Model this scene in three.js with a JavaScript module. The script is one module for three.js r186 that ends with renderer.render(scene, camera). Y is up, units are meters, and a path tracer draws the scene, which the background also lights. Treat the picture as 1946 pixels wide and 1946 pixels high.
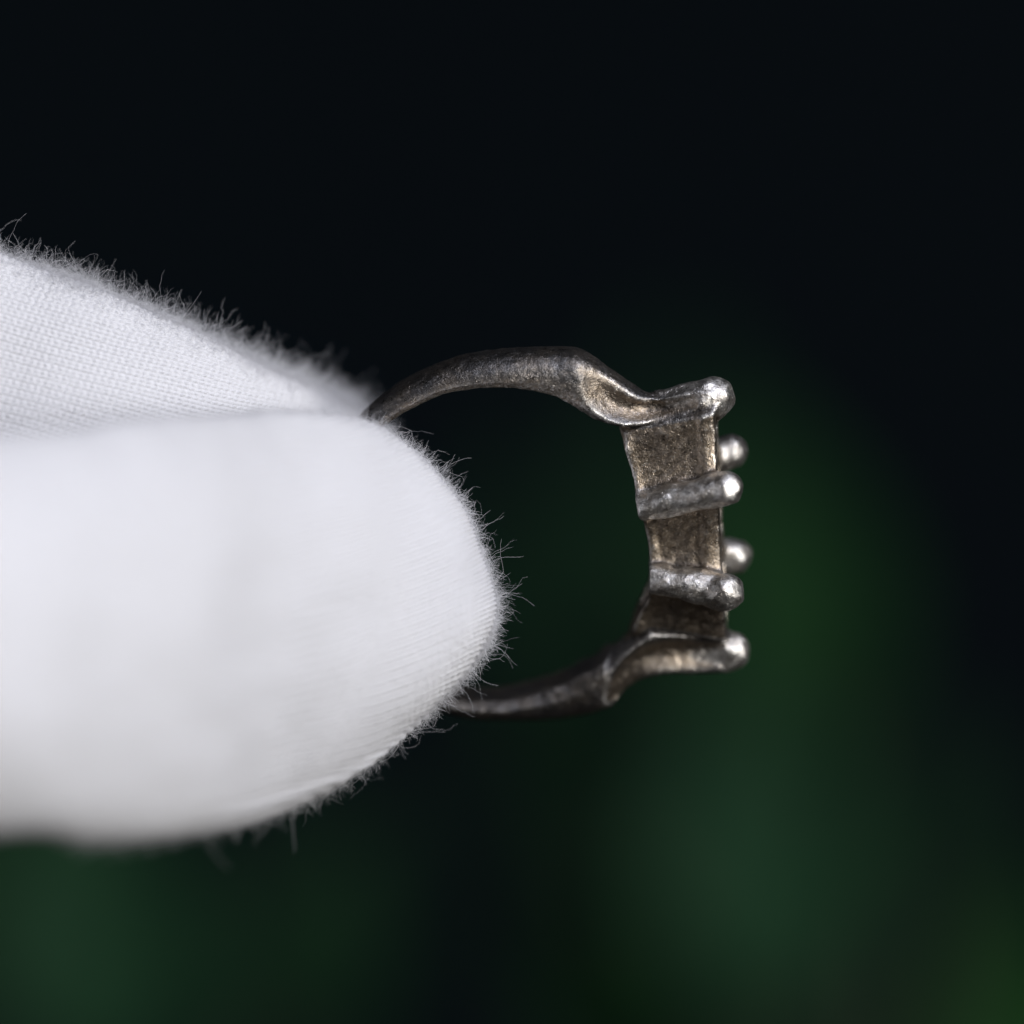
import * as THREE from 'three';
import { ImprovedNoise } from 'three/addons/math/ImprovedNoise.js';
import { mergeGeometries } from 'three/addons/utils/BufferGeometryUtils.js';
import { RectAreaLightUniformsLib } from 'three/addons/lights/RectAreaLightUniformsLib.js';

// ---------------------------------------------------------------- camera, lamps, exposure
const MM = 0.001;
const CAMERA_DISTANCE = 350;                       // millimetres from the lens to the plane of the ring
const scene = new THREE.Scene();
scene.background = new THREE.Color().setRGB(0.0012, 0.0024, 0.003);
const camera = new THREE.PerspectiveCamera(2 * Math.atan(28.98 / CAMERA_DISTANCE) * 180 / Math.PI, 1, 0.02, 20);
camera.position.set(0, 0, CAMERA_DISTANCE * MM);
camera.lookAt(0, 0, 0);
camera.focus = (CAMERA_DISTANCE - 3.9) * MM;
camera.userData.fStop = 9.4;
const renderer = new THREE.WebGLRenderer({ antialias: true });
renderer.toneMapping = THREE.LinearToneMapping;
renderer.toneMappingExposure = 0.87;
renderer.shadowMap.enabled = true;
RectAreaLightUniformsLib.init();

// [position, aim, width, height, colour, intensity, glow]
const KEY = { at: [0.34, 0.09, 0.43], size: [0.24, 0.32], color: [1, 0.98, 0.95], power: 12 };
const FILL = { at: [0.2, 0.42, 0.4], size: [0.5, 0.4], color: [0.82, 0.85, 1], power: 3.6 };

// ---------------------------------------------------------------- helpers
let seed = 7;
const rnd = () => { seed = (seed + 0x6d2b79f5) | 0; let t = Math.imul(seed ^ (seed >>> 15), 1 | seed); t = (t + Math.imul(t ^ (t >>> 7), 61 | t)) ^ t; return ((t ^ (t >>> 14)) >>> 0) / 4294967296; };
const gauss = () => (rnd() + rnd() + rnd() + rnd() - 2) * 1.73 / 1;
const perlin = new ImprovedNoise();
const noise = (x, y, z) => perlin.noise(x + 31.7, y + 17.3, z + 53.1);
const fbm = (x, y, z, n = 3) => { let s = 0, a = 0.5, k = 1; for (let i = 0; i < n; i++, a *= 0.5, k *= 2.03) s += a * noise(x * k, y * k, z * k); return s; };
const clamp = (x, a = 0, b = 1) => Math.min(b, Math.max(a, x));
const step = (a, b, x) => { const t = clamp((x - a) / (b - a)); return t * t * (3 - 2 * t); };
const lerp = (a, b, t) => a + (b - a) * t;
const smax = (a, b, k) => { const h = clamp(0.5 - 0.5 * (b - a) / k); return lerp(b, a, h) + k * h * (1 - h); };
const smin = (a, b, k) => -smax(-a, -b, k);
const table = (xs, ys) => (x) => { let i = 0; while (i < xs.length - 2 && x > xs[i + 1]) i++; return lerp(ys[i], ys[i + 1], clamp((x - xs[i]) / (xs[i + 1] - xs[i]))); };
function spline(rows, t) {                        // Catmull-Rom through rows of numbers, t in 0 .. rows - 1
  const i = Math.min(Math.floor(t), rows.length - 2), f = t - i, a = rows[Math.max(i - 1, 0)], b = rows[i], c = rows[i + 1], d = rows[Math.min(i + 2, rows.length - 1)];
  return b.map((_, k) => 0.5 * (2 * b[k] + (c[k] - a[k]) * f + (2 * a[k] - 5 * b[k] + 4 * c[k] - d[k]) * f * f + (3 * b[k] - a[k] - 3 * c[k] + d[k]) * f * f * f));
}
const numbers = {};
const numbered = (name) => { const n = numbers[name] = (numbers[name] ?? -1) + 1; return n ? name + '_' + String(n).padStart(3, '0') : name; };
function thing(name, label, category, group) {
  const o = new THREE.Group(); o.name = numbered(name); o.userData = { label, category }; if (group) o.userData.group = group; scene.add(o); return o;
}
function part(name, geometry, material, parent, label) {
  const m = new THREE.Mesh(geometry, material); m.name = name; m.castShadow = m.receiveShadow = true; if (label) m.userData.label = label; (parent ?? scene).add(m); return m;
}
function noiseTexture(size, f, srgb) {              // f(u, v) in 0..1 on a torus -> grey or rgb 0..1
  const data = new Uint8Array(size * size * 4);
  for (let j = 0; j < size; j++) for (let i = 0; i < size; i++) {
    const c = f(i / size, j / size), k = (j * size + i) * 4;
    for (let n = 0; n < 3; n++) data[k + n] = clamp(Array.isArray(c) ? c[n] : c) * 255;
    data[k + 3] = 255;
  }
  const t = new THREE.DataTexture(data, size, size); t.wrapS = t.wrapT = THREE.RepeatWrapping; t.magFilter = THREE.LinearFilter; t.minFilter = THREE.LinearMipmapLinearFilter; t.generateMipmaps = true;
  if (srgb) t.colorSpace = THREE.SRGBColorSpace; t.needsUpdate = true; return t;
}
const tileNoise = (u, v, k, s) => {                 // periodic noise by blending four shifted copies
  const w = (x) => x * x * (3 - 2 * x), a = w(u), b = w(v), n = (x, y) => noise(x * k, y * k, s);
  const m = (n(u, v) * (1 - a) + n(u - 1, v) * a) * (1 - b) + (n(u, v - 1) * (1 - a) + n(u - 1, v - 1) * a) * b;
  return m / Math.sqrt(((1 - a) ** 2 + a * a) * ((1 - b) ** 2 + b * b));
};

// ---------------------------------------------------------------- setting: dark backdrop and ground
{
  const cloth = new THREE.PlaneGeometry(3.2, 2.4, 320, 40), p = cloth.attributes.position;
  for (let i = 0; i < p.count; i++) p.setZ(i, 0.02 * noise(p.getX(i) * 5, p.getY(i) * 0.6, 3) + 0.006 * noise(p.getX(i) * 19, p.getY(i) * 1.5, 8));
  cloth.computeVertexNormals();
  const weave = noiseTexture(256, (u, v) => 0.5 + 0.35 * tileNoise(u, v, 40, 1) + 0.15 * tileNoise(u, v, 9, 4)); weave.repeat.set(60, 45);
  const backdrop = part('backdrop', cloth, new THREE.MeshPhysicalMaterial({ color: new THREE.Color().setRGB(0.0125, 0.0185, 0.0235), roughness: 1, specularIntensity: 0, bumpMap: weave, bumpScale: 0.0005 }));
  backdrop.position.set(0, 0.5, -0.95); backdrop.userData.kind = 'structure';
  const soil = new THREE.PlaneGeometry(3.2, 2.6, 160, 130); soil.rotateX(-Math.PI / 2);
  const q = soil.attributes.position;
  for (let i = 0; i < q.count; i++) q.setY(i, 0.012 * fbm(q.getX(i) * 14, 0, q.getZ(i) * 14, 4));
  soil.computeVertexNormals();
  const grain = noiseTexture(256, (u, v) => 0.5 + 0.3 * tileNoise(u, v, 22, 2) + 0.3 * tileNoise(u, v, 60, 5)); grain.repeat.set(16, 13);
  const ground = part('ground', soil, new THREE.MeshStandardMaterial({ color: new THREE.Color().setRGB(0.018, 0.015, 0.012), roughness: 1, bumpMap: grain, bumpScale: 0.004 }));
  ground.position.set(0, -0.3, 0.1); ground.userData.kind = 'structure';
}

// ---------------------------------------------------------------- ring: one field, meshed and split into its parts (millimetres; x out through the setting, z along the finger)
const RING_OUTER = [[13.3, 8.6], [11.9, 8.68], [10.48, 8.2], [9.53, 8.26], [8.6, 8.87], [7.19, 9.97], [5.97, 10.82], [5.0, 11.02], [3.19, 11.07], [0.98, 10.98], [-1.24, 10.58], [-3.5, 9.74], [-5.54, 8.48], [-7.1, 7.0], [-8.7, 4.9], [-9.8, 2.4], [-10.15, 0], [-9.9, -2.5], [-9.0, -5], [-7.4, -7.3], [-5, -9.4], [-1.93, -10.74], [1.79, -11.05], [4.04, -10.97], [5.54, -10.7], [6.5, -10.4], [6.95, -10.1], [7.53, -9.4], [8.62, -8.75], [9.96, -8.5], [12.3, -8.55], [13.45, -8.4]];
const RING_INNER = [[-9.05, 0], [-8.8, 2.4], [-7.9, 4.5], [-6.6, 6.05], [-4.95, 7.34], [-3.29, 8.29], [-1.56, 8.97], [-0.09, 9.22], [1.4, 9.26], [2.84, 9.1], [4.28, 8.7], [5.69, 7.85], [7.27, 6.75], [7.85, 6.1], [8.1, 5.4], [8.49, 4.03], [8.86, 2], [9.22, 0.03], [9.3, -1.5], [9.2, -2.6], [9.1, -3.3], [8.75, -3.95], [7.9, -5.62], [6.89, -6.78], [6.04, -7.63], [4.96, -8.15], [4.21, -8.6], [3.08, -8.97], [1.95, -9.3], [0, -9.6], [-2.5, -9.3], [-5, -7.9], [-7.2, -5.6], [-8.5, -3]];
const smoothLine = (pts, n, closed) => { const src = closed ? [pts[pts.length - 1], ...pts, pts[0], pts[1]] : pts, out = [], from = closed ? 1 : 0, to = closed ? pts.length + 1 : pts.length - 1; for (let i = from; i < to; i++) for (let k = 0; k < n; k++) out.push(spline(src, i + k / n)); if (!closed) out.push(pts[pts.length - 1]); return out; };
const outerLine = smoothLine(RING_OUTER, 5, false), innerLine = smoothLine(RING_INNER, 5, true);
function polygonDistance(poly, x, y) {              // negative inside
  let d = 1e9, inside = false;
  for (let i = 0, j = poly.length - 1; i < poly.length; j = i++) {
    const [ax, ay] = poly[j], [bx, by] = poly[i], ex = bx - ax, ey = by - ay, wx = x - ax, wy = y - ay, t = clamp((wx * ex + wy * ey) / (ex * ex + ey * ey)), qx = wx - ex * t, qy = wy - ey * t;
    d = Math.min(d, qx * qx + qy * qy);
    if ((ay > y) !== (by > y) && x < ax + (y - ay) / (by - ay) * ex) inside = !inside;
  }
  return (inside ? -1 : 1) * Math.sqrt(d);
}
function along(line, x, y) {                        // nearest point of a line of [x, y, width]: distance and width
  let best = 1e9, w = 1;
  for (let i = 0; i + 1 < line.length; i++) {
    const [ax, ay, aw] = line[i], [bx, by, bw] = line[i + 1], ex = bx - ax, ey = by - ay, t = clamp(((x - ax) * ex + (y - ay) * ey) / (ex * ex + ey * ey)), d = Math.hypot(x - ax - ex * t, y - ay - ey * t), ww = lerp(aw, bw, t);
    if (d / ww < best) { best = d / ww; w = ww; }
  }
  return [best, w];
}
const grooveTop = smoothLine([[5.9, 10.05, 0.5], [6.5, 9.4, 0.8], [7.46, 8.52, 0.88], [8.8, 7.72, 0.66], [10.4, 7.66, 0.5], [12.1, 8.02, 0.4]], 4), grooveBottom = smoothLine([[6.85, -9.35, 0.4], [7.5, -8.45, 0.8], [8.4, -7.55, 1.0], [9.8, -7.05, 1.05], [11.5, -7.1, 1.0], [13.0, -7.2, 0.8]], 4);
const ridgeTop = table([4.8, 6.54, 7.3, 8.28, 9.5, 10.67, 13.3], [9.2, 7.5, 7.0, 6.78, 6.84, 7.08, 7.6]), ridgeBottom = table([6.2, 7.54, 9.11, 11.34, 13.5], [-8.4, -6.7, -5.35, -5.7, -6.15]);
const flare = (x) => lerp(0.8, 1, clamp((x - 9) / 4.3, -0.3, 1.1));
const wallHeight = table([0, 0.8, 1.6, 2.3, 3.0, 3.7, 4.5, 5.4, 6.3, 7.2, 8.0, 8.7], [2.1, 2.14, 2.3, 2.54, 2.78, 2.48, 2.12, 1.86, 1.74, 1.72, 1.5, 0]);
function wall(x, y) { const s = flare(x); return wallHeight(Math.abs(y - 0.25) / s) * lerp(0.86, 1, clamp((x - 9) / 4.3)); }
function relief(x, y, dIn, dOut) {                  // half width of the body along z over the plan of the ring
  const a = Math.max(dIn, 0), b = Math.max(-dOut, 0), u = a / (a + b + 1e-6);
  let width = lerp(1.3, 1.78, step(-9, 4, x));
  const shank = width * (u < 0.3 ? lerp(0.74, 1, u / 0.3) : Math.sqrt(Math.max(0, 1 - Math.pow((u - 0.3) / 0.74, 2))));
  width = lerp(1.85, 1.3, step(7, 13, x));
  const shoulderRound = Math.sqrt(1 - Math.pow(1 - clamp(b / 0.9), 2)) * lerp(0.82, 1, clamp(a / 0.4));
  let shoulder = width * shoulderRound;
  const up = y > 0, [g] = along(up ? grooveTop : grooveBottom, x, y);
  shoulder -= (up ? 0.95 : 0.75) * Math.pow(1 - step(0.1, 1.25, g), 0.8) * (up ? 1 - 0.85 * step(10.6, 12.6, x) : 1) * step(5.3, 7.6, x);
  const e = up ? y - ridgeTop(x) : ridgeBottom(x) - y;
  shoulder -= 1.7 * Math.pow(Math.max(0, 0.32 - e) / 0.62, 2) * step(6.4, 7.8, x);
  let h = lerp(shank, shoulder, step(4.6, 6.6, x));
  const groove = step(4.6, 6.6, x) * (1 - step(0.6, 1.05, g));
  let hollow = -1;
  if (x > 7.2) {
    let w = wall(x, y);
    w += 0.1 * (1 - step(0.2, 0.75, a)) * (0.7 + 0.8 * noise(x * 1.3, y * 1.3, 4)) + 0.12 * step(12.1, 12.6, x) - 0.17 * clamp((x - 12.75) / 0.7);
    w -= 2.2 * Math.pow(Math.max(0, e + 0.1) / 0.45, 2) * (up ? 0.5 : 1);
    h = smax(h, w * step(7.4, 8.3, x) - 1.2 * (1 - step(7.4, 8.3, x)), 0.3);
    hollow = wall(x, y) - 0.85;
  }
  return [h, hollow, groove, u];
}
const PRONGS = [
  { a: [8.8, 2.3, 2.4], b: [13.75, 3.62, 3.3], ra: 0.8, rb: 1.02, label: 'near side claw of the empty setting, beside the upper wall' },
  { a: [9.0, -1.85, 2.4], b: [13.6, -2.5, 3.3], ra: 0.82, rb: 1.04, label: 'near side claw of the empty setting, toward the lower shoulder' },
  { a: [8.8, 2.3, -2.4], b: [13.9, 3.5, -3.15], ra: 0.8, rb: 1.02, label: 'far side claw, toward the upper shoulder' },
  { a: [9.0, -1.85, -2.4], b: [13.85, -2.8, -3.15], ra: 0.82, rb: 1.04, label: 'far side claw, toward the lower shoulder' },
  { a: [9.0, 7.95, 0], b: [13.2, 7.9, 0], ra: 0.15, rb: 1.18, label: 'claw with a worn bright knob at the end of the upper shoulder' },
  { a: [9.6, -7.4, 0], b: [13.6, -7.42, 0], ra: 0.2, rb: 1.1, label: 'claw with a worn knob at the end of the lower shoulder' },
];
function prongDistance(q, x, y, z) {
  const ex = q.b[0] - q.a[0], ey = q.b[1] - q.a[1], ez = q.b[2] - q.a[2], wx = x - q.a[0], wy = y - q.a[1], wz = z - q.a[2], t = clamp((wx * ex + wy * ey + wz * ez) / (ex * ex + ey * ey + ez * ez));
  const swell = lerp(q.ra, q.rb * 0.9, Math.min(1, t * (q.ra < 0.3 ? 1.05 : 1.35))) + (q.rb * 0.1) * step(0.7, 0.96, t);
  return Math.hypot(wx - ex * t, wy - ey * t, wz - ez * t) - swell;
}
function buildRing() {
  const cell = 0.078, x0 = -10.6, y0 = -11.5, z0 = -4.7, nx = Math.ceil(25.8 / cell), ny = Math.ceil(23 / cell), nz = Math.ceil(9.4 / cell);
  const H = new Float32Array(nx * ny), HO = new Float32Array(nx * ny), D2 = new Float32Array(nx * ny), GR = new Float32Array(nx * ny), SL = new Float32Array(nx * ny), UU = new Float32Array(nx * ny), DI = new Float32Array(nx * ny);
  for (let j = 0; j < ny; j++) for (let i = 0; i < nx; i++) {
    const x = x0 + i * cell, y = y0 + j * cell, k = j * nx + i, dI = polygonDistance(innerLine, x, y), dO = polygonDistance(outerLine, x, y);
    D2[k] = smax(dO, -dI, 0.12); DI[k] = dI;
    if (D2[k] < 1.2) [H[k], HO[k], GR[k], UU[k]] = relief(x, y, dI, dO); else { H[k] = -1; HO[k] = -1; }
  }
  for (let j = 1; j < ny - 1; j++) for (let i = 1; i < nx - 1; i++) { const k = j * nx + i; SL[k] = 1 / Math.sqrt(1 + Math.min(9, ((H[k + 1] - H[k - 1]) / (2 * cell)) ** 2 + ((H[k + nx] - H[k - nx]) / (2 * cell)) ** 2)); }
  const F = new Float32Array(nx * ny * nz).fill(9);
  const at = (i, j, l) => (l * ny + j) * nx + i;
  for (let j = 0; j < ny; j++) for (let i = 0; i < nx; i++) {
    const k = j * nx + i, x = x0 + i * cell, y = y0 + j * cell;
    if (D2[k] > 1.6) continue;
    for (let l = 0; l < nz; l++) {
      const z = z0 + l * cell, az = Math.abs(z);
      let d = smax(D2[k], (az - H[k]) * SL[k], x > 12.4 ? 0.26 : 0.16);
      if (x > 7.2) {
        if (HO[k] > 0) d = smax(d, -Math.max(az - HO[k], Math.abs(y - 0.25) / flare(x) - 6.1), 0.12);
        for (const q of PRONGS) if (x > q.a[0] - 1.6) { const e = prongDistance(q, x, y, z); d = smin(d, e < 0.6 ? e + 0.16 * noise(x * 0.9 + 7, y * 0.9, z * 0.9) + 0.025 * noise(x * 2.3, y * 2.3, z * 2.3) : e, 0.5); }
        d = smax(d, -DI[k], 0.2);
      }
      if (Math.abs(d) < 0.35) d += 0.085 * fbm(x * 0.7, y * 0.7, z * 0.7, 2) + 0.03 * noise(x * 2.6, y * 2.6, z * 2.6) + 0.008 * noise(x * 6, y * 6, z * 6);
      F[at(i, j, l)] = d;
    }
  }
  // surface nets
  const id = new Map(), pos = [], idx = [], corner = [[0, 0, 0], [1, 0, 0], [0, 1, 0], [1, 1, 0], [0, 0, 1], [1, 0, 1], [0, 1, 1], [1, 1, 1]], edges = [[0, 1], [0, 2], [0, 4], [1, 3], [1, 5], [2, 3], [2, 6], [3, 7], [4, 5], [4, 6], [5, 7], [6, 7]];
  const off = corner.map(([a, b, c]) => (c * ny + b) * nx + a);
  for (let l = 0; l < nz - 1; l++) for (let j = 0; j < ny - 1; j++) for (let i = 0; i < nx - 1; i++) {
    const k = at(i, j, l); let mask = 0;
    for (let c = 0; c < 8; c++) if (F[k + off[c]] < 0) mask |= 1 << c;
    if (mask === 0 || mask === 255) continue;
    let sx = 0, sy = 0, sz = 0, n = 0;
    for (const [a, b] of edges) {
      const ia = (mask >> a) & 1, ib = (mask >> b) & 1; if (ia === ib) continue;
      const fa = F[k + off[a]], fb = F[k + off[b]], t = fa / (fa - fb), A = corner[a], B = corner[b];
      sx += A[0] + (B[0] - A[0]) * t; sy += A[1] + (B[1] - A[1]) * t; sz += A[2] + (B[2] - A[2]) * t; n++;
    }
    id.set(k, pos.length / 3); pos.push(x0 + (i + sx / n) * cell, y0 + (j + sy / n) * cell, z0 + (l + sz / n) * cell);
  }
  const quad = (a, b, c, d, flip) => { if (a === undefined || b === undefined || c === undefined || d === undefined) return; flip ? idx.push(a, c, b, a, d, c) : idx.push(a, b, c, a, c, d); };
  for (const k of id.keys()) {
    const i = k % nx, j = Math.floor(k / nx) % ny, l = Math.floor(k / (nx * ny)), s = F[k] < 0;
    if (j > 0 && l > 0 && s !== (F[k + 1] < 0)) quad(id.get(k), id.get(k - nx), id.get(k - nx - nx * ny), id.get(k - nx * ny), !s);
    if (i > 0 && l > 0 && s !== (F[k + nx] < 0)) quad(id.get(k), id.get(k - nx * ny), id.get(k - 1 - nx * ny), id.get(k - 1), !s);
    if (i > 0 && j > 0 && s !== (F[k + nx * ny] < 0)) quad(id.get(k), id.get(k - 1), id.get(k - 1 - nx), id.get(k - nx), !s);
  }
  // edge wear: how far a vertex stands out from its smoothed neighbourhood
  const nv = pos.length / 3; let P = Float32Array.from(pos);
  const geo = new THREE.BufferGeometry(); geo.setAttribute('position', new THREE.BufferAttribute(Float32Array.from(pos), 3)); geo.setIndex(idx); geo.computeVertexNormals();
  const N = geo.attributes.normal.array;
  for (let it = 0; it < 12; it++) {
    const S = new Float32Array(nv * 3), C = new Float32Array(nv);
    for (let t = 0; t < idx.length; t += 3) for (let e = 0; e < 3; e++) { const a = idx[t + e], b = idx[t + (e + 1) % 3]; for (let c = 0; c < 3; c++) { S[a * 3 + c] += P[b * 3 + c]; S[b * 3 + c] += P[a * 3 + c]; } C[a]++; C[b]++; }
    for (let v = 0; v < nv; v++) if (C[v]) for (let c = 0; c < 3; c++) P[v * 3 + c] = S[v * 3 + c] / C[v];
  }
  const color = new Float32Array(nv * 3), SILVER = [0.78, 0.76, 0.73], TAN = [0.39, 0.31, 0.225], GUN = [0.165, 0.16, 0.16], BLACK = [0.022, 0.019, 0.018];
  const owner = new Uint8Array(nv);                 // 0 band, 1 upper shoulder, 2 lower shoulder, 3 setting, 4.. prongs
  for (let v = 0; v < nv; v++) {
    const x = pos[v * 3], y = pos[v * 3 + 1], z = pos[v * 3 + 2], k = Math.round((y - y0) / cell) * nx + Math.round((x - x0) / cell);
    const proud = (x - P[v * 3]) * N[v * 3] + (y - P[v * 3 + 1]) * N[v * 3 + 1] + (z - P[v * 3 + 2]) * N[v * 3 + 2];
    let claw = 9; PRONGS.forEach((q, n) => { if (n < 4 || x > 10.5) claw = Math.min(claw, prongDistance(q, x, y, z)); });
    claw = 1 - step(-0.05, 0.32, claw);
    let who = x < 5.6 ? 0 : y > 0 ? 1 : 2, near = 0.06;
    if (x > 7.6 && y < ridgeTop(x) - 0.2 && y > ridgeBottom(x) + 0.2) who = 3;
    PRONGS.forEach((q, n) => { const d = prongDistance(q, x, y, z); if (d < near && x > q.a[0] - 0.4 && (n < 4 || x > 11.6)) { near = d; who = 4 + n; } });
    owner[v] = who;
    const coarse = fbm(x * 0.55, y * 0.55, z * 0.55, 3), mid = fbm(x * 2.1 + 9, y * 2.1, z * 2.1, 3), fine = noise(x * 7, y * 7, z * 7), grit = noise(x * 14 + 5, y * 14, z * 14);
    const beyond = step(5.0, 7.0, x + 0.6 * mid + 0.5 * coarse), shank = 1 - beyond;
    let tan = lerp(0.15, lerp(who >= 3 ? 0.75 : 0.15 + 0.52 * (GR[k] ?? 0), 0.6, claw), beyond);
    const rubbedShaded = shank * step(-4, 3, y) * (1 - step(0.2, 0.52, UU[k] + 0.3 * mid + 0.15 * fine));  // inner edge worn to warm metal, faded low down to paint in shade
    tan = clamp(tan + 0.6 * coarse + 0.35 * mid + 0.2 * fine + 0.6 * rubbedShaded);
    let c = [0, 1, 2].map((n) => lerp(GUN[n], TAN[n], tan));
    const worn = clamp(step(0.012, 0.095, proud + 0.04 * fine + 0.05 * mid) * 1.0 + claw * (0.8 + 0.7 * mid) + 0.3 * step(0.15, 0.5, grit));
    c = c.map((q, n) => lerp(q, SILVER[n], clamp(worn * clamp(lerp(0.62 + 1.1 * coarse + 0.9 * mid, 0.88 + 0.3 * coarse + 0.6 * mid, claw), 0.15, 1) * lerp(0.95, 0.4, shank) + rubbedShaded * clamp(0.25 + 0.9 * fine + 0.5 * grit)))).map((q) => q * lerp(1, lerp(0.72, 1.15, rubbedShaded), shank));
    const dirt = clamp(step(0.012, 0.05, -proud + 0.012 * fine + 0.012 * mid) + step(0.36, 0.5, mid - 0.3 * fine + 0.15 * grit) * 0.8 + 0.7 * step(0.42, 0.6, fine + 0.4 * grit));
    c = c.map((q, n) => lerp(q, BLACK[n], dirt * (who >= 3 ? 0.6 : 0.85)));
    const speck = 1 + 0.35 * grit + 0.18 * fine;
    for (let n = 0; n < 3; n++) color[v * 3 + n] = clamp(c[n] * speck);
  }
  // split by part; vertices doubled where the box-projected texture changes plane
  const made = [];
  for (let w = 0; w < 4 + PRONGS.length; w++) made.push({ p: [], n: [], c: [], uv: [], i: [], seen: new Map() });
  for (let t = 0; t < idx.length; t += 3) {
    const tri = [idx[t], idx[t + 1], idx[t + 2]], o = [0, 0, 0, 0, 0, 0, 0, 0, 0, 0]; tri.forEach((v) => o[owner[v]]++);
    const m = made[o.indexOf(Math.max(...o))], s = [0, 1, 2].map((c) => Math.abs(N[tri[0] * 3 + c] + N[tri[1] * 3 + c] + N[tri[2] * 3 + c])), axis = s.indexOf(Math.max(...s));
    for (const v of tri) {
      const key = v * 3 + axis;
      if (!m.seen.has(key)) {
        m.seen.set(key, m.p.length / 3);
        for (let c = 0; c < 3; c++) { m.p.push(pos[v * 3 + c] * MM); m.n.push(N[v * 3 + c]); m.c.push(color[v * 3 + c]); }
        const [a, b] = axis === 0 ? [1, 2] : axis === 1 ? [0, 2] : [0, 1]; m.uv.push(pos[v * 3 + a] / 5 + axis * 0.37, pos[v * 3 + b] / 5);
      }
      m.i.push(m.seen.get(key));
    }
  }
  return made.map((m) => { const g = new THREE.BufferGeometry(); g.setAttribute('position', new THREE.Float32BufferAttribute(m.p, 3)); g.setAttribute('normal', new THREE.Float32BufferAttribute(m.n, 3)); g.setAttribute('color', new THREE.Float32BufferAttribute(m.c, 3)); g.setAttribute('uv', new THREE.Float32BufferAttribute(m.uv, 2)); g.setIndex(m.i); return g; });
}
{
  const pits = noiseTexture(1024, (u, v) => { const g = tileNoise(u, v, 70, 1), f = tileNoise(u, v, 30, 6), h = tileNoise(u, v, 140, 3); return 0.55 + 0.2 * g + 0.2 * f + 0.15 * h - 0.5 * step(0.45, 0.75, f) - 0.3 * step(0.5, 0.8, g); });
  const gloss = noiseTexture(512, (u, v) => 0.66 + 0.22 * tileNoise(u, v, 12, 9) + 0.25 * tileNoise(u, v, 50, 2));
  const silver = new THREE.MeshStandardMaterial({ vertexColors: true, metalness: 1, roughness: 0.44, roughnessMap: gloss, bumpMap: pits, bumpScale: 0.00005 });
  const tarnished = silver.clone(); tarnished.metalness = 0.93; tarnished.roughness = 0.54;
  const cast = silver.clone(); cast.bumpScale = 0.000036; cast.roughness = 0.62;
  const polished = silver.clone(); polished.bumpScale = 0.000034; polished.roughness = 0.66;
  const ring = thing('silver_ring', 'tarnished silver ring with an empty six-claw setting, held by the white glove', 'ring');
  const g = buildRing();
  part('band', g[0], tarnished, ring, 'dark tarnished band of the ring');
  part('shoulder', g[1], tarnished, ring, 'spoon-shaped shoulder running up to the knobbed claw above the setting'); part('shoulder', g[2], tarnished, ring, 'shoulder with a shallow hollow below the setting');
  part('setting', g[3], cast, ring, 'brown tarnished hollow oval setting with no stone');
  PRONGS.forEach((q, n) => part('claw', g[4 + n], polished, ring, q.label));
  ring.position.set(-1.5 * MM, -1.38 * MM, 0);
  ring.quaternion.setFromRotationMatrix(new THREE.Matrix4().makeRotationZ(THREE.MathUtils.degToRad(3)).multiply(new THREE.Matrix4().makeRotationX(THREE.MathUtils.degToRad(20))).multiply(new THREE.Matrix4().makeRotationY(THREE.MathUtils.degToRad(-4))));
}

// ---------------------------------------------------------------- gloved hand
// A finger is a row of sections [upper x, upper y, lower x, lower y, z of the sides, bulge to the front, bulge to the back], millimetres.
const THUMB = [[-71, 4, -71, -18, 56, 10, 10], [-41, 3.6, -41, -16.7, 40, 10.5, 10], [-26.7, 4, -26.7, -16.9, 28, 11, 10], [-20.4, 4.8, -21.6, -17.5, 21.5, 11, 9], [-16.2, 5.2, -16.8, -17.3, 15.5, 11, 8], [-11.9, 5.4, -12.4, -16.3, 9.2, 9.4, 6.5], [-8.2, 4.96, -8.45, -14.3, 5.8, 7.8, 4.4], [-5.9, 3.6, -5.8, -11.9, 4.4, 6.4, 3.2], [-4.1, 1.95, -3.85, -10.05, 4.0, 5.4, 2.6], [-2.7, 0.1, -2.3, -8.4, 4, 4.3, 2.4], [-1.85, -1.7, -1.55, -7.15, 4, 3.2, 1.9], [-1.25, -3.5, -1.12, -6.0, 4, 2.2, 1.2], [-0.98, -4.85, -0.98, -4.89, 4, 0.02, 0.02]];
const INDEX = [[-62, 28, -71, 9, 18, 8, 9], [-43, 20.5, -52, 1.1, 5, 6, 10], [-28.6, 14.35, -37, -4.5, 3.4, 3.8, 11], [-22.8, 12.2, -30.5, -6.6, 3.0, 3.7, 11], [-16.9, 9.75, -23.8, -8, 1.4, 4, 10], [-12.8, 7.8, -17.9, -8.6, -1.8, 4.6, 8.4], [-9.9, 6.35, -12.9, -8.4, -5.6, 5.4, 7.4], [-8.3, 5.0, -10.2, -7.1, -7.6, 4.4, 6], [-7.6, 3.4, -8.9, -5, -8.8, 3.2, 4], [-7.5, 1.4, -7.9, -2.6, -9.4, 1.8, 2], [-7.5, -0.6, -7.5, -0.64, -9.8, 0.02, 0.02]];
const MEASURE = 96;
function sectionPoint(r, th) {                      // th: 0 upper edge, quarter turn the front, half turn lower edge
  const c = Math.cos(th), s = Math.sin(th), mx = (r[0] + r[2]) / 2, my = (r[1] + r[3]) / 2, sg = Math.sign(s) * Math.pow(Math.abs(s), 0.92), cc = Math.sign(c) * Math.pow(Math.abs(c), 0.94);
  return [mx + (r[0] - mx) * cc, my + (r[1] - my) * cc, r[4] + (s > 0 ? r[5] : r[6]) * sg];
}
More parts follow.
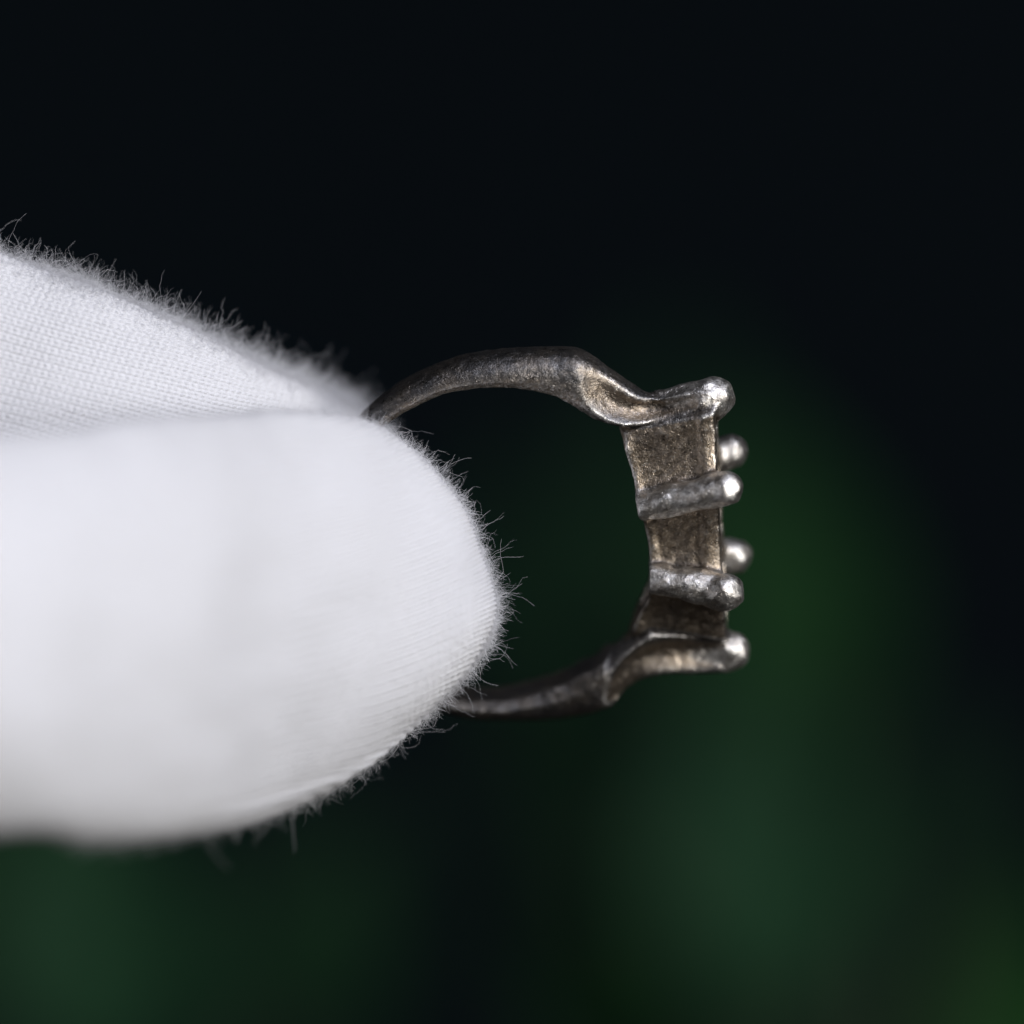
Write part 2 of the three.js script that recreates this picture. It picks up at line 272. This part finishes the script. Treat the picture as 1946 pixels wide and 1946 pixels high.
function finger(rows, { vs, nu, knit, wrinkle, skew = 0, ridge, stitch = 0.75, wale }) {
  const nv = vs.length, pos = new Float32Array(nv * (nu + 1) * 3), q = new Float32Array(nv * (nu + 1)), c = new Float32Array(nv);
  let last = null, run = 0;
  for (let j = 0; j < nv; j++) {
    const r = spline(rows, vs[j]), front = sectionPoint(r, Math.PI / 2);
    if (last) run += Math.hypot(front[0] - last[0], front[1] - last[1], front[2] - last[2]);
    last = front; c[j] = run;
    let a = 0, before = null; const arc = [];
    for (let i = 0; i <= MEASURE; i++) { const p = sectionPoint(r, i / MEASURE * 2 * Math.PI); if (before) a += Math.hypot(p[0] - before[0], p[1] - before[1], p[2] - before[2]); before = p; arc.push(a); }
    const mid = arc[MEASURE / 4];
    for (let i = 0; i <= nu; i++) {
      const th = i / nu * 2 * Math.PI, p = sectionPoint(r, th), k = j * (nu + 1) + i, f = Math.min(i / nu * MEASURE, MEASURE - 1e-6), b = Math.floor(f);
      pos.set(p, k * 3); q[k] = lerp(arc[b], arc[b + 1], f - b) - mid + skew * run;
    }
  }
  const idx = [];
  for (let j = 0; j + 1 < nv; j++) for (let i = 0; i < nu; i++) { const a = j * (nu + 1) + i, b = a + 1, d = a + nu + 1, e = d + 1; idx.push(a, b, d, b, e, d); }
  const g = new THREE.BufferGeometry(); g.setAttribute('position', new THREE.BufferAttribute(pos, 3)); g.setIndex(idx);
  const close = () => { g.computeVertexNormals(); const n = g.attributes.normal; for (let j = 0; j < nv; j++) { const a = j * (nu + 1), b = a + nu, v = [n.getX(a) + n.getX(b), n.getY(a) + n.getY(b), n.getZ(a) + n.getZ(b)], l = Math.hypot(...v) || 1; for (const k of [a, b]) n.setXYZ(k, v[0] / l, v[1] / l, v[2] / l); } };
  close();
  const smoothNormal = g.attributes.normal.array.slice();
  const uv = new Float32Array(nv * (nu + 1) * 2);
  for (let j = 0; j < nv; j++) for (let i = 0; i <= nu; i++) {
    const k = j * (nu + 1) + i, x = pos[k * 3], y = pos[k * 3 + 1], z = pos[k * 3 + 2], seamless = Math.min(1, Math.min(i, nu - i) / (nu * 0.02));
    let h = wrinkle * (fbm(x * 0.1, y * 0.17, z * 0.1, 2));
    if (knit) {
      const sag = 0.12 * noise(x * 0.25, y * 0.25, z * 0.25), w = ((wale ? wale(x, y, z) : q[k]) + sag) / 0.49, f = w - Math.round(w), af = Math.abs(f) * 2, course = c[j] / 0.41 + 0.1 * noise(Math.round(w) * 3.1, c[j] * 0.3, 1) + 0.06 * noise(x * 3, y * 3, z * 3);
      const leg = 0.5 + 0.5 * Math.cos(2 * Math.PI * (course + 0.62 * af)), rib = Math.sin(Math.PI * clamp(af * 0.86 + 0.1));
      h += seamless * knit * ((1.25 - stitch) * rib + stitch * Math.pow(leg, 0.8) * rib + 0.25 * noise(x * 6, y * 6, z * 6));
    }
    if (ridge) h += ridge(q[k], c[run ? j : 0], run);
    for (let n = 0; n < 3; n++) pos[k * 3 + n] += smoothNormal[k * 3 + n] * h;
    uv[k * 2] = q[k] / 6; uv[k * 2 + 1] = c[j] / 6;
  }
  g.setAttribute('uv', new THREE.BufferAttribute(uv, 2)); close();
  for (let k = 0; k < pos.length; k++) pos[k] *= MM;
  return { geometry: g, nu, vs, smoothNormal, pos };
}
function even(rows, a, b, size) {                    // parameters from a to b, about `size` millimetres apart along the finger
  const out = []; let last = null, run = 0, n = 4000;
  for (let i = 0; i <= n; i++) { const t = lerp(a, b, i / n), r = spline(rows, t), p = sectionPoint(r, 0.7); if (last) run += Math.hypot(p[0] - last[0], p[1] - last[1], p[2] - last[2]); if (!last || run >= size) { out.push(t); run = 0; } last = p; }
  return out;
}
const range = (a, b, n) => Array.from({ length: n }, (_, i) => lerp(a, b, i / n));
const tipEase = (a, b, n) => Array.from({ length: n + 1 }, (_, i) => lerp(a, b, Math.sin(i / n * Math.PI / 2)));

function fibres(list) {                             // many thin curled threads merged into one mesh; each [x, y, z, normal, length, radius, curl]
  const P = [], I = [];
  for (const [x, y, z, nx, ny, nz, len, rad, curl] of list) {
    let p = new THREE.Vector3(x, y, z), d = new THREE.Vector3(nx + gauss() * 0.8, ny + gauss() * 0.8, nz + gauss() * 0.8).normalize();
    const SEG = len < 0.7 ? 5 : 9, bend = new THREE.Vector3(gauss(), gauss(), gauss()).multiplyScalar(curl), base = P.length / 3;
    for (let s = 0; s <= SEG; s++) {
      const side = new THREE.Vector3(-d.y, d.x, 0.3).normalize(), up = new THREE.Vector3().crossVectors(d, side), r = rad * (1 - 0.45 * s / SEG);
      for (let k = 0; k < 3; k++) { const a = k * 2.0944; P.push((p.x + (side.x * Math.cos(a) + up.x * Math.sin(a)) * r) * MM, (p.y + (side.y * Math.cos(a) + up.y * Math.sin(a)) * r) * MM, (p.z + (side.z * Math.cos(a) + up.z * Math.sin(a)) * r) * MM); }
      if (s < SEG) for (let k = 0; k < 3; k++) { const a = base + s * 3 + k, b = base + s * 3 + (k + 1) % 3; I.push(a, b, a + 3, b, b + 3, a + 3); }
      p.addScaledVector(d, len / SEG);
      d.addScaledVector(bend, 1 / SEG).add(new THREE.Vector3(gauss(), gauss(), gauss()).multiplyScalar(curl * 0.1)).normalize();
    }
  }
  const g = new THREE.BufferGeometry(); g.setAttribute('position', new THREE.Float32BufferAttribute(P, 3)); g.setIndex(I); g.computeVertexNormals(); return g;
}
function sprinkle(made, count, pick, length, radius, curl) {
  const out = [], { nu, vs, pos, smoothNormal } = made;
  for (let n = 0; n < count; n++) {
    const [th, v] = pick(), i = Math.floor(((th / (2 * Math.PI)) % 1 + 1) % 1 * nu); let j = vs.findIndex((q) => q >= v); if (j < 0) j = vs.length - 2;
    const k = (j * (nu + 1) + i) * 3;
    out.push([pos[k] / MM, pos[k + 1] / MM, pos[k + 2] / MM, smoothNormal[k], smoothNormal[k + 1], smoothNormal[k + 2], length(), radius(), curl]);
  }
  return out;
}
{
  const hand = thing('gloved_hand', 'hand in a fuzzy white knitted cotton glove pinching the silver ring', 'gloved hand');
  const lint = noiseTexture(1024, (u, v) => 0.5 + 0.22 * tileNoise(u, v, 120, 1) + 0.2 * tileNoise(u, v, 55, 6) + 0.12 * tileNoise(u, v, 20, 3));
  const cotton = new THREE.MeshPhysicalMaterial({ color: new THREE.Color().setRGB(0.68, 0.68, 0.71), roughness: 1, specularIntensity: 0.2, bumpMap: lint, bumpScale: 0.00006, sheen: 0.3, sheenRoughness: 0.6, sheenColor: new THREE.Color(1, 1, 1) });
  const fuzz = new THREE.MeshPhysicalMaterial({ color: new THREE.Color().setRGB(0.68, 0.68, 0.71), roughness: 1, specularIntensity: 0.2 });
  const seam = (q, c, total) => {                    // the side seam: a low ridge with a fold below it, running back from the tip
    const back = total - c, at = q - 0.6 - 0.19 * back, fade = step(30, 22, back) * step(0.5, 3, back);
    return fade * (0.24 * Math.exp(-((at / 0.6) ** 2)) - 0.34 * Math.exp(-(((at - 1.3) / 0.85) ** 2)));
  };
  const thumb = finger(THUMB, { vs: [...range(0, 1.6, 30), ...even(THUMB, 1.6, 5, 0.13), ...tipEase(5, 12, 300)], nu: 680, knit: 0.16, wrinkle: 0.45, skew: -0.1, ridge: seam, stitch: 0.22, wale: (x, y, z) => y * 0.97 - x * 0.2 - 0.012 * (x + 12) * Math.abs(x + 12) });
  const index = finger(INDEX, { vs: [...range(0, 1.75, 40), ...even(INDEX, 1.75, 7, 0.078), ...tipEase(7, 10, 70)], nu: 760, knit: 0.125, wrinkle: 0.5, skew: 0.05 });
  const t = part('thumb', thumb.geometry, cotton, hand, 'gloved thumb in front of the ring'), f = part('index_finger', index.geometry, cotton, hand, 'gloved index finger behind the ring');
  const short = (a, b) => () => a + (b - a) * Math.pow(rnd(), 2.2), thin = () => 0.004 + 0.0045 * rnd();
  const tf = fibres([
    ...sprinkle(thumb, 11500, () => [(rnd() < 0.5 ? 0 : Math.PI) + gauss() * 0.16 + 0.03, 12 - Math.pow(rnd(), 0.9) * 9.5], short(0.2, 1.2), thin, 4.5),
    ...sprinkle(thumb, 500, () => [rnd() * 2 * Math.PI, 9.5 + 2.4 * rnd()], short(0.2, 0.6), thin, 1.6),
    ...sprinkle(thumb, 520, () => [(rnd() < 0.55 ? 0 : Math.PI) + gauss() * 0.14, 12 - Math.pow(rnd(), 1.2) * 8], short(0.6, 2.9), thin, 3.5),
    ...sprinkle(thumb, 1200, () => [Math.PI * rnd(), 4 + 7 * rnd()], short(0.15, 0.5), thin, 2),
  ]);
  const xf = fibres([
    ...sprinkle(index, 14500, () => [gauss() * 0.2 + 0.02, 1.6 + 6 * rnd()], short(0.35, 2.2), thin, 6),
    ...sprinkle(index, 750, () => [gauss() * 0.14 + 0.03, 1.7 + 5.5 * rnd()], short(1.2, 3.2), thin, 6),
    ...sprinkle(index, 2600, () => [Math.PI * 0.5 * rnd(), 1.7 + 6 * rnd()], short(0.15, 0.55), thin, 2.4),
  ]);
  for (const [g, o] of [[tf, t], [xf, f]]) { const m = part('lint_fibres', g, fuzz, o); m.userData.kind = 'stuff'; }
  // the rest of the hand, to the left of what the photograph shows
  const plain = (rows, name, n = 60, nu = 90) => part(name, finger(rows, { vs: [...range(0, rows.length - 2, n), ...tipEase(rows.length - 2, rows.length - 1, 20)], nu, knit: 0, wrinkle: 1.2 }).geometry, cotton, hand);
  plain([[-160, 26, -158, -30, 30, 22, 20], [-130, 34, -128, -36, 31, 27, 22], [-100, 38, -99, -34, 33, 28, 22], [-78, 35, -76, -26, 34, 25, 20], [-62, 26, -62, -12, 34, 17, 14], [-58, 8, -58, 7, 34, 0.5, 0.5]], 'palm');
  plain([[-80, 12, -82, -8, 10, 8, 9], [-66, 8, -70, -11, 2, 8, 9], [-54, 4, -58, -14, -8, 8, 9], [-46, 0, -49, -16, -16, 7, 8], [-42, -5, -43, -13, -20, 4, 4], [-41, -9, -41, -9.1, -21, 0.1, 0.1]], 'middle_finger');
  plain([[-86, -4, -88, -22, 8, 8, 8], [-74, -9, -77, -26, 0, 8, 8], [-62, -13, -65, -29, -9, 7, 8], [-54, -18, -57, -31, -16, 6, 7], [-50, -22, -51, -28, -20, 3, 3], [-49, -25, -49, -25.1, -21, 0.1, 0.1]], 'ring_finger');
  plain([[-96, -16, -98, -32, 8, 7, 7], [-84, -21, -87, -36, 2, 7, 7], [-73, -25, -76, -38, -6, 6, 7], [-67, -29, -69, -38, -11, 5, 5], [-64, -33, -64, -33.1, -14, 0.1, 0.1]], 'little_finger');
  plain([[-240, 27, -240, -27, 28, 22, 20], [-200, 27, -200, -28, 29, 22, 20], [-170, 28, -170, -30, 30, 23, 21], [-152, 28, -152, -31, 31, 23, 21], [-151, 2, -151, -2, 31, 1, 1]], 'glove_cuff');
}

// ---------------------------------------------------------------- plants behind, far out of focus
{
  const vein = noiseTexture(256, (u, v) => 0.5 + 0.3 * tileNoise(u, v, 10, 3) + 0.2 * tileNoise(u, v, 34, 7));
  const greens = [[0.011, 0.05, 0.013], [0.009, 0.036, 0.014], [0.011, 0.055, 0.01], [0.017, 0.06, 0.026]].map((c) => new THREE.MeshPhysicalMaterial({ color: new THREE.Color().setRGB(...c), roughness: 0.6, specularIntensity: 0.15, bumpMap: vein, bumpScale: 0.0008, transmission: 0.15, thickness: 0 }));
  const stalk = new THREE.MeshStandardMaterial({ color: new THREE.Color().setRGB(0.04, 0.07, 0.025), roughness: 0.7 });
  const leafShape = (() => {                          // a pointed oval with a folded midrib, drooping tip and wavy rim, 1 long
    const nU = 18, nV = 9, P = [], UV = [], I = [];
    for (let i = 0; i <= nU; i++) for (let j = 0; j <= nV; j++) {
      const u = i / nU, v = j / nV * 2 - 1, w = 0.31 * Math.pow(Math.sin(Math.PI * Math.pow(u, 0.8)), 0.85) + 0.002;
      P.push(v * w, u, 0.1 * Math.abs(v) * w / 0.31 * 0.9 - 0.22 * u * u + 0.02 * Math.sin(9 * u + 2 * v) * Math.abs(v)); UV.push(v * w, u);
    }
    for (let i = 0; i < nU; i++) for (let j = 0; j < nV; j++) { const a = i * (nV + 1) + j, b = a + nV + 1; I.push(a, a + 1, b, a + 1, b + 1, b); }
    const g = new THREE.BufferGeometry(); g.setAttribute('position', new THREE.Float32BufferAttribute(P, 3)); g.setAttribute('uv', new THREE.Float32BufferAttribute(UV, 2)); g.setIndex(I); g.computeVertexNormals(); return g;
  })();
  // each leaf: [base x, y, z of its stalk end, length, turn to the side (degrees), tilt to the front (degrees), material]
  function plant(label, root, leaves) {
    const o = thing('leafy_plant', label, 'plant', 'plants behind the ring');
    o.position.set(...root.map((v) => v * MM));
    for (const [x, y, z, len, turn, tilt, k] of leaves) {
      const end = new THREE.Vector3(x - root[0], y - root[1], z - root[2]).multiplyScalar(MM);
      const curve = new THREE.QuadraticBezierCurve3(new THREE.Vector3((rnd() - 0.5) * 0.03, 0, (rnd() - 0.5) * 0.03), new THREE.Vector3(end.x * 0.25, end.y * 0.75, end.z * 0.3), end);
      part('stem', new THREE.TubeGeometry(curve, 16, 0.0013, 6), stalk, o);
      const m = part('leaf', leafShape, greens[k], o);
      m.position.copy(end); m.scale.setScalar(len * MM); m.rotation.set(THREE.MathUtils.degToRad(tilt), 0, THREE.MathUtils.degToRad(turn), 'ZXY');
    }
  }
  plant('leafy green plant rising behind the claws of the ring', [40, -300, -330], [
    [29, -54, -300, 36, 10, 10, 3], [53, -78, -300, 38, -5, 10, 2], [33, -24, -320, 34, 12, 5, 0], [24, -8, -450, 30, 4, 0, 1], [46, -46, -360, 22, -12, 5, 1], [12, -42, -370, 30, 20, 0, 1],
    [18, -64, -330, 28, 30, 20, 0], [8, -24, -430, 32, 10, 0, 1], [62, -96, -290, 40, -20, 25, 0], [26, -100, -290, 36, 8, 25, 1],
  ]);
  plant('leafy green plant low behind the gloved thumb', [-60, -300, -320], [
    [-42, -62, -300, 40, 8, 10, 3], [-60, -52, -320, 40, 20, 0, 0], [-26, -60, -330, 30, -20, 15, 1], [-68, -84, -300, 44, 30, 15, 0], [-48, -100, -290, 40, 0, 30, 1],
  ]);
}

// ---------------------------------------------------------------- lamps
function softbox(label, { at, size: [w, h], color, power }, height) {
  const o = thing('softbox_lamp', label, 'studio lamp'), face = new THREE.Vector3(...at), dir = face.clone().negate().normalize();
  o.position.copy(face); o.lookAt(0, 0, 0);         // +z toward the ring
  const black = new THREE.MeshStandardMaterial({ color: new THREE.Color().setRGB(0.02, 0.02, 0.02), roughness: 0.8 }), white = new THREE.MeshStandardMaterial({ color: 0xffffff, roughness: 1, emissive: new THREE.Color(...color), emissiveIntensity: 0.6 });
  const shell = new THREE.CylinderGeometry(0.707 * 1.02, 0.12, 0.22, 4, 1, true); shell.rotateY(Math.PI / 4); shell.rotateX(Math.PI / 2); shell.scale(w, h, 1); shell.translate(0, 0, -0.115);
  part('housing', shell, new THREE.MeshStandardMaterial({ color: black.color, roughness: 0.8, side: THREE.DoubleSide }), o);
  part('diffuser', new THREE.BoxGeometry(w, h, 0.004), white, o);
  part('lamp_head', new THREE.CylinderGeometry(0.045, 0.045, 0.14, 24).rotateX(Math.PI / 2).translate(0, 0, -0.29), black, o);
  const light = new THREE.RectAreaLight(new THREE.Color(...color), power, w, h); light.name = 'softbox_light';
  scene.add(light); light.position.copy(face).addScaledVector(dir, 0.006); light.lookAt(0, 0, 0);
}
softbox('black softbox lamp with a warm white diffuser beside the ring', KEY);
softbox('large black softbox lamp with a cool white diffuser above the glove', FILL);

renderer.render(scene, camera);
